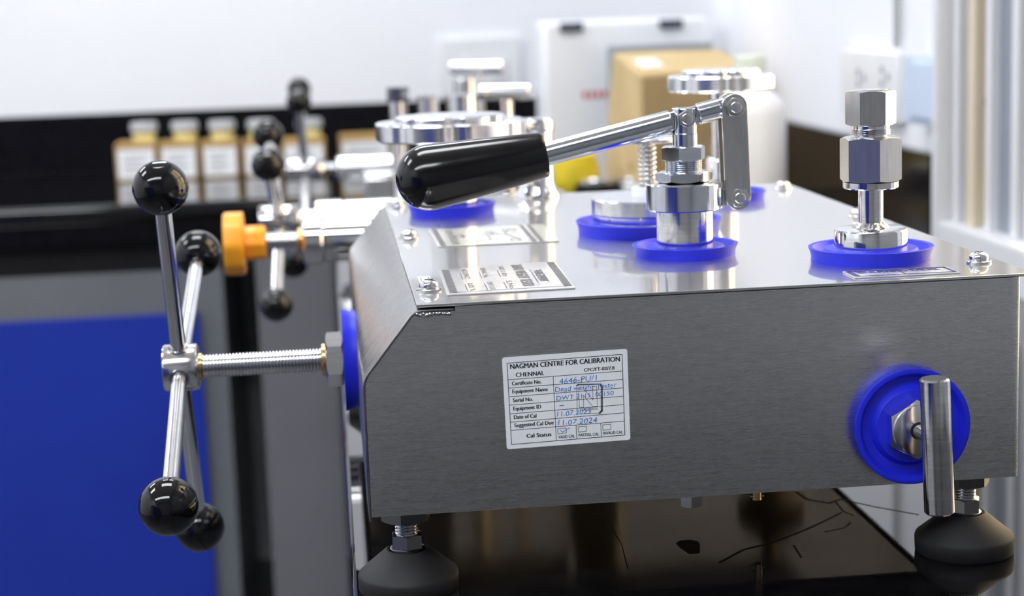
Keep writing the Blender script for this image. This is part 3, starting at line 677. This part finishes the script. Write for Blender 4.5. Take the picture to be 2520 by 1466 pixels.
b_ = MB(); stroke(b_, [Q(.2, .2), Q(.85, .2), Q(.85, .8), Q(.2, .8), Q(.2, .2)], .0006, UP, .0001); b_.build('tag_print', 'ink_grey', ss, smooth=0, flip=False)

# ================================================================ SCREW PRESSES BEHIND THE TESTER
def press(name, Y, pxs, cy, label, wheel=None, balls=None, hubpx=None, fittings=(), xend=.24):
    """horizontal screw press along X at depth Y; pxs = list of (part, px0, px1, radius m, material)"""
    ax = at_y(pxs[-1][1], cy, Y); Z = ax.z
    e = empty(name, (.12, Y, TZ), label, 'screw press', 'screw presses on the bench')
    for nm, x0, x1, r, m_ in pxs:
        X0 = at_y(x0, cy, Y).x; X1 = xend if x1 is None else at_y(x1, cy, Y).x
        if nm == 'lead_screw':
            pr = [(r*.86, 0)]; L = X1-X0; N = 11
            for k in range(N): pr += [(r, L*(k+.25)/N), (r, L*(k+.55)/N), (r*.74, L*(k+.9)/N)]
            pr += [(r*.86, L)]
            MB().lathe(pr, (X0, Y, Z), (1, 0, 0), 28).build(nm, m_, e, smooth=20)
        else: MB().cyl((X0, Y, Z), (X1, Y, Z), r, 40, ch=min(.002, r*.12)).build(nm, m_, e)
    # foot blocks and base plate
    MB().box((.015, Y-.055, TZ), (xend+.02, Y+.055, TZ+.012)).build('base_plate', 'steel_side', e, bevel=.002)
    for x in (.035, xend-.05): MB().box((x, Y-.03, TZ+.012), (x+.05, Y+.03, Z-.012)).build('support_block', 'aluminium', e, bevel=.003)
    if balls:
        h0 = Vector((0, Y, Z)); x0, x1 = hubpx; X0 = at_y(x0, cy, Y).x; X1 = at_y(x1, cy, Y).x; h0.x = (X0+X1)/2
        capstan(e, h0, .0168, X0, X1, [at_y(*q) for q in balls], .0172, .0062, 'steel_polished')
    return e, Z
p1, Z1 = press('screw_press', .68, [('lead_screw', 640, 738, .0084, 'steel_turned'), ('gland_ring', 732, 748, .0115, 'bronze'), ('end_collar', 745, 796, .0222, 'steel_polished'), ('cylinder', 796, None, .0210, 'steel_polished')], 589,
      'screw press with an orange star knob just behind the tester')
Xa, Xb, Xc = at_y(553, 600, .68).x, at_y(603, 600, .68).x, at_y(655, 600, .68).x
kn = MB().lathe([(0, 0), (.0270, 0), (.0283, .0012), (.0285, .003), (.0285, Xb-Xa-.002), (.0279, Xb-Xa-.0006), (0, Xb-Xa)], (Xa, .68, Z1), (1, 0, 0), 56, rad=lambda t, h: 1-.03*(1-math.cos(10*t))/2).build('star_knob', 'orange_plastic', p1)
MB().lathe([(.0155, 0), (.0155, Xc-Xb-.001), (.0145, Xc-Xb)], (Xb, .68, Z1), (1, 0, 0), 60, rad=lambda t, h: 1-.07*(1-math.cos(8*t))/2).build('knob_boss', 'orange_plastic', kn, smooth=50)
p2, Z2 = press('screw_press', .98, [('neck', 738, 780, .0100, 'steel_turned'), ('end_collar', 776, 846, .0200, 'steel_polished'), ('cylinder', 846, None, .0190, 'steel_polished')], 536,
      'screw press with four ball-ended spokes behind orange knob', balls=((660, 405, .885), (680, 750, .890), (722, 646, 1.075), (660, 332, 1.070)), hubpx=(637, 739))
p3, Z3 = press('screw_press', 1.62, [('neck', 795, 832, .0080, 'steel_dark'), ('end_collar', 830, 886, .0180, 'steel_polished'), ('cylinder', 884, None, .0172, 'steel_polished')], 412,
      'farthest screw press, its raised black ball highest against wall', balls=((735, 250, 1.545), (752, 600, 1.55), (765, 560, 1.70), (736, 219, 1.695)), hubpx=(703, 797))
# upright connections on the presses
def upright(par, Y, x, y0, y1, wpx, capw=None, capy=None, m_='steel_polished'):
    a = at_y(x, y0, Y); s_ = at_y(x+wpx/2, y0, Y).x-a.x
    c = MB().cyl((a.x, Y, TZ+.012), (a.x, Y, at_y(x, y0, Y).z), s_, 32, ch=.001).build('outlet_column', m_, par)
    if capw:
        s2 = at_y(x+capw/2, y0, Y).x-a.x
        MB().nut((a.x, Y, at_y(x, capy, Y).z), (a.x, Y, at_y(x, y0, Y).z+.001), s2, rot=.3).build('outlet_cap', 'steel_dark', c, smooth=25)
    return c
def tee(par, Y, x0, x1, y, r, ys):
    a = at_y(x0, y, Y); b = at_y(x1, y, Y); m = (a+b)/2; d = Vector((1, -.65, 0)).normalized(); h = (b-a).length/2/d.x*.95
    t = MB().cyl(m-d*h, m+d*h, r, 32, ch=.001).build('tee_handle', 'steel_polished', par)
    MB().cyl((m.x, m.y, TZ+.012), (m.x, m.y, m.z), r*.75, 24).build('tee_stem', 'steel_polished', t)
upright(p2, 1.03, 978, 216, 285, 44, 56, 250, 'steel_turned')
upright(p2, 1.03, 1052, 234, 285, 52)
upright(p2, .98, 1140, 232, 285, 80)
tee(p2, .98, 1184, 1308, 227, .0088, 250)
upright(p3, 1.62, 1150, 192, 285, 72)
tee(p3, 1.66, 1112, 1240, 166, .0100, 190)

# ================================================================ THINGS ON THE FAR COUNTER AND BENCH
def carton(x0, x1, ytop, ybot, Y, label, tops=True):
    a = at_y(x0, ybot, Y); b = at_y(x1, ybot, Y); t = at_y((x0+x1)/2, ytop, Y).z; wdt = b.x-a.x
    e = empty('label_carton', ((a.x+b.x)/2, Y+.045, TZ), label, 'carton', 'small kraft cartons on the far counter')
    MB().box((a.x+.002, Y, TZ), (b.x-.002, Y+.085, t)).build('carton_body', 'carton_kraft', e, bevel=.003)
    lo = MB().box((a.x+.007, Y-.0006, TZ+.005), (b.x-.007, Y, t-.012)).build('paper_label', 'paper_white', e, smooth=0)
    pr = MB()
    for k in range(4):
        z = t-.026-.010*k; stroke(pr, [(a.x+.018, Y-.0006, z), (b.x-.018-.012*(k % 2), Y-.0006, z)], .0025, (0, -1, 0), .0002)
    pr.build('label_print', 'ink_grey', lo, smooth=0, flip=False)
    return e, t
CY = 2.60; names = ('leftmost', 'second from left', 'third from left', 'fourth from left', 'rightmost')
for k, (x0, x1) in enumerate(((284, 391), (393, 492), (496, 592), (598, 692), (696, 806))):
    yb = 436-12*k/4; yt = 352-10*k/4
    e, t = carton(x0, x1, yt, yb, CY, 'kraft carton with white label, %s in the row of five' % names[k])
    cx = (355, 455, 547, 642, 762)[k]; c = at_y(cx, 330, CY+.05); r = .021
    bo = empty('sample_bottle', (c.x, CY+.05, t), 'silver-capped amber bottle standing in the %s kraft carton' % names[k], 'bottle', 'bottles in the kraft cartons')
    MB().lathe([(0, t), (r*1.1, t), (r*1.1, t+.012), (r*.95, t+.020), (0, t+.020)], (c.x, CY+.05, 0), (0, 0, 1), 28).build('bottle_neck', 'glass_amber', bo)
    MB().lathe([(0, t+.020), (r*1.25, t+.020), (r*1.25, t+.034), (r*1.15, t+.037), (0, t+.037)], (c.x, CY+.05, 0), (0, 0, 1), 28).build('bottle_cap', 'cap_grey', bo)
e, t = carton(835, 965, 332, 404, 2.70, 'wider kraft carton with white label, alone beside the row'); del e['group']

# white equipment case
A = at_y(1335, 55, 2.25); Bq = at_y(1742, 48, 2.25)
cs_ = empty('equipment_case', ((A.x+Bq.x)/2, 2.3, TZ), 'tall white plastic case with two dark latches by the corner', 'case')
MB().box((A.x, 2.25, TZ), (Bq.x, 2.38, A.z)).build('case_body', 'white_plastic', cs_, bevel=.008)
for px in (1405, 1650):
    q = at_y(px, 66 if px < 1500 else 58, 2.25); MB().box((q.x-.021, 2.238, q.z-.008), (q.x+.021, 2.25, q.z+.008)).build('latch', 'latch_dark', cs_, bevel=.002)
q = at_y(1475, 232, 2.25); pr = MB()
for k in range(5): pr.box((q.x-.030+.012*k, 2.2492, q.z-.006), (q.x-.022+.012*k, 2.2499, q.z+.006))
pr.build('red_print', 'ink_red', cs_, smooth=0)
# grey board leaning behind the carton
A = at_y(1498, 106, 2.16); Bq = at_y(1755, 112, 2.16)
gb = MB().box((A.x, 2.16, TZ), (Bq.x, 2.185, (A.z+Bq.z)/2)).build('flat_board', 'grey_board', None, bevel=.003)
tag(gb, 'grey flat board standing between white case and brown carton', 'board')
# brown carton
bxe = empty('cardboard_carton', (.58, 2.0, TZ), 'large brown cardboard carton with printed side in the corner', 'carton')
n0 = at_y(1577, 182, 1.86); l0 = at_y(1507, 130, 2.13); r0 = at_y(1852, 164, 1.90)
r0.x = min(r0.x, RW-.03); rr_ = Vector((min(l0.x+(r0.x-n0.x), RW-.028), 2.14, l0.z))
bs = [Vector((p.x, p.y, TZ)) for p in (n0, r0, rr_, l0)]; bs[3].x -= .022
MB().hexa(bs, [n0, r0, rr_, l0]).build('carton_body', 'cardboard', bxe, bevel=.004)
fpn = MB().hexa([bs[0]+Vector((.002, -.0012, .004)), bs[1]+Vector((-.004, -.0012, .004)), bs[1]+Vector((-.004, .004, .004)), bs[0]+Vector((.002, .004, .004))],
                [n0+Vector((.002, -.0012, -.006)), r0+Vector((-.004, -.0012, -.006)), r0+Vector((-.004, .004, -.006)), n0+Vector((.002, .004, -.006))]).build('shaded_front', 'cardboard_shaded', bxe, smooth=0)  # darker sheet paints shade onto the carton's front, same cardboard
pr = MB(); dn = (l0-n0); nn = Vector((-dn.y, dn.x, 0)).normalized(); nn = nn if nn.x < 0 else -nn
def face(u, v): return bs[0].lerp(bs[3], u).lerp(n0.lerp(l0, u), v)
for u0, v0, u1, v1 in ((.15, .62, .5, .72), (.2, .40, .65, .50), (.25, .22, .7, .30)):
    stroke(pr, [face(u0, v0), face(u1, v1)], .014, nn, .0015)
pr.build('side_print', 'cardboard_print', bxe, smooth=0, flip=False)
q = n0.lerp(rr_, .30)
pl_ = [n0.lerp(l0, .25).lerp(r0.lerp(rr_, .25), u) for u in (.08, .28)]+[n0.lerp(l0, .60).lerp(r0.lerp(rr_, .60), u) for u in (.28, .08)]
MB().prism([p+Vector((0, 0, .0005)) for p in pl_], (0, 0, .0008)).build('top_label', 'paper_white', bxe, smooth=0)
# white jug
jc = at_y(1848, 300, 1.36); jr = at_y(1932, 320, 1.36).x-jc.x
jg = empty('plastic_jug', (jc.x, 1.36, TZ), 'white plastic bottle with pale screw cap before brown carton', 'bottle')
zs = at_y(1848, 262, 1.36).z; zc = at_y(1870, 200, 1.36).z; zt = at_y(1870, 135, 1.36).z
MB().lathe([(0, TZ), (jr*.95, TZ), (jr, TZ+.006), (jr, zs-.01), (jr*.97, zs), (jr*.82, zs+.012), (jr*.55, zs+.021), (jr*.42, zc), (0, zc)], (jc.x, 1.36, 0), (0, 0, 1), 48).build('jug_body', 'jug_white', jg, smooth=50)
MB().lathe([(0, zc-.004), (jr*.44, zc-.004), (jr*.44, zt-.002), (jr*.40, zt), (0, zt)], (jc.x, 1.36, 0), (0, 0, 1), 60, rad=lambda t, h: 1+.02*math.cos(24*t)).build('jug_cap', 'cap_green', jg)
# yellow pouch and stacked round weights in front of the carton
yc = at_z(1418, 480, TZ); yt = at_y(1418, 378, yc.y).z; yr = at_y(1478, 420, yc.y).x-at_y(1418, 420, yc.y).x
yp = empty('yellow_container', (yc.x, yc.y, TZ), 'rounded yellow plastic tub standing left of the brown carton', 'tub')
MB().lathe([(0, TZ), (yr*.72, TZ), (yr*.95, TZ+.008), (yr, TZ+.030), (yr*.92, yt-.012), (yr*.8, yt-.009), (0, yt-.009)], (yc.x, yc.y, 0), (0, 0, 1), 40).build('tub_body', 'yellow_plastic', yp, smooth=50)
MB().lathe([(0, yt-.010), (yr*.86, yt-.010), (yr*.86, yt-.002), (yr*.80, yt), (0, yt)], (yc.x, yc.y, 0), (0, 0, 1), 40).build('tub_lid', 'yellow_plastic', yp, smooth=50)
for k, (px, rpx, lab) in enumerate(((1472, 62, 'dark round weight with bright steel top before brown carton'), (1562, 40, 'smaller pale steel weight beside the dark round one'))):
    wc = at_z(px, 482, TZ); rr = at_y(px+rpx, 480, wc.y).x-wc.x; zt = at_y(px, 436, wc.y).z
    we = empty('round_weight', (wc.x, wc.y, TZ), lab, 'weight', 'round weights on the bench')
    MB().lathe([(0, TZ), (rr*.97, TZ), (rr, TZ+.002), (rr, zt-.010), (rr*.95, zt-.008), (0, zt-.008)], (wc.x, wc.y, 0), (0, 0, 1), 40).build('weight_body', ('black_matt', 'steel_satin')[k], we)
    MB().lathe([(0, zt-.008), (rr*.80, zt-.008), (rr*.80, zt-.002), (rr*.74, zt), (0, zt)], (wc.x, wc.y, 0), (0, 0, 1), 40).build('weight_top', 'aluminium', we)
# sockets and conduit on the right wall
def on_wall(x0, y0, x1, y1, dx, name, m, par): 
    a = at_x(x0, y0, RW-dx); b = at_x(x1, y1, RW-dx)
    return MB().box((RW-dx, min(a.y, b.y), min(a.z, b.z)), (RW, max(a.y, b.y), max(a.z, b.z))).build(name, m, par, bevel=.003)
q = at_x(2135, 220, RW)
so = empty('wall_socket', (RW-.001, q.y, q.z), 'white socket plate with plug holes on the right wall', 'socket')
on_wall(2068, 122, 2205, 306, .014, 'socket_plate', 'socket_white', so)
for (x, y) in ((2112, 178), (2112, 205), (2126, 192), (2170, 172), (2170, 205), (2184, 190)):
    q = at_x(x, y, RW-.0145); MB().cyl((RW-.0150, q.y, q.z), (RW-.010, q.y, q.z), .0055, 14).build('pin_hole', 'grey_board', so)
q = at_x(2262, 230, RW)
sb = empty('switch_box', (RW-.001, q.y, q.z), 'pale blue wall box between socket plate and window', 'switch box')
on_wall(2226, 134, 2312, 318, .030, 'box_body', 'socket_blue', sb)
on_wall(2236, 150, 2300, 300, .034, 'box_cover', 'socket_blue', sb)
a = at_x(2206, 118, RW-.008); cdt = MB().cyl((RW-.008, a.y, a.z), (RW-.008, a.y, CLZ), .0042, 16).build('cable_conduit', 'conduit_grey')
tag(cdt, 'thin grey conduit running up the right wall from the socket', 'conduit')

A = at_y(1082, 96, BW-.012); Bq = at_y(1286, 232, BW-.012)
ws = empty('wall_socket', ((A.x+Bq.x)/2, BW-.001, Bq.z), 'white socket plate on the far wall above screw presses', 'socket')
MB().box((A.x, BW-.012, Bq.z), (Bq.x, BW, A.z)).build('socket_plate', 'socket_white', ws, bevel=.003)
for u in (.3, .7):
    q = A.lerp(Bq, u); MB().box((q.x-.018, BW-.020, Bq.z+.03), (q.x+.018, BW-.012, Bq.z+.075)).build('rocker_switch', 'socket_white', ws, bevel=.002)
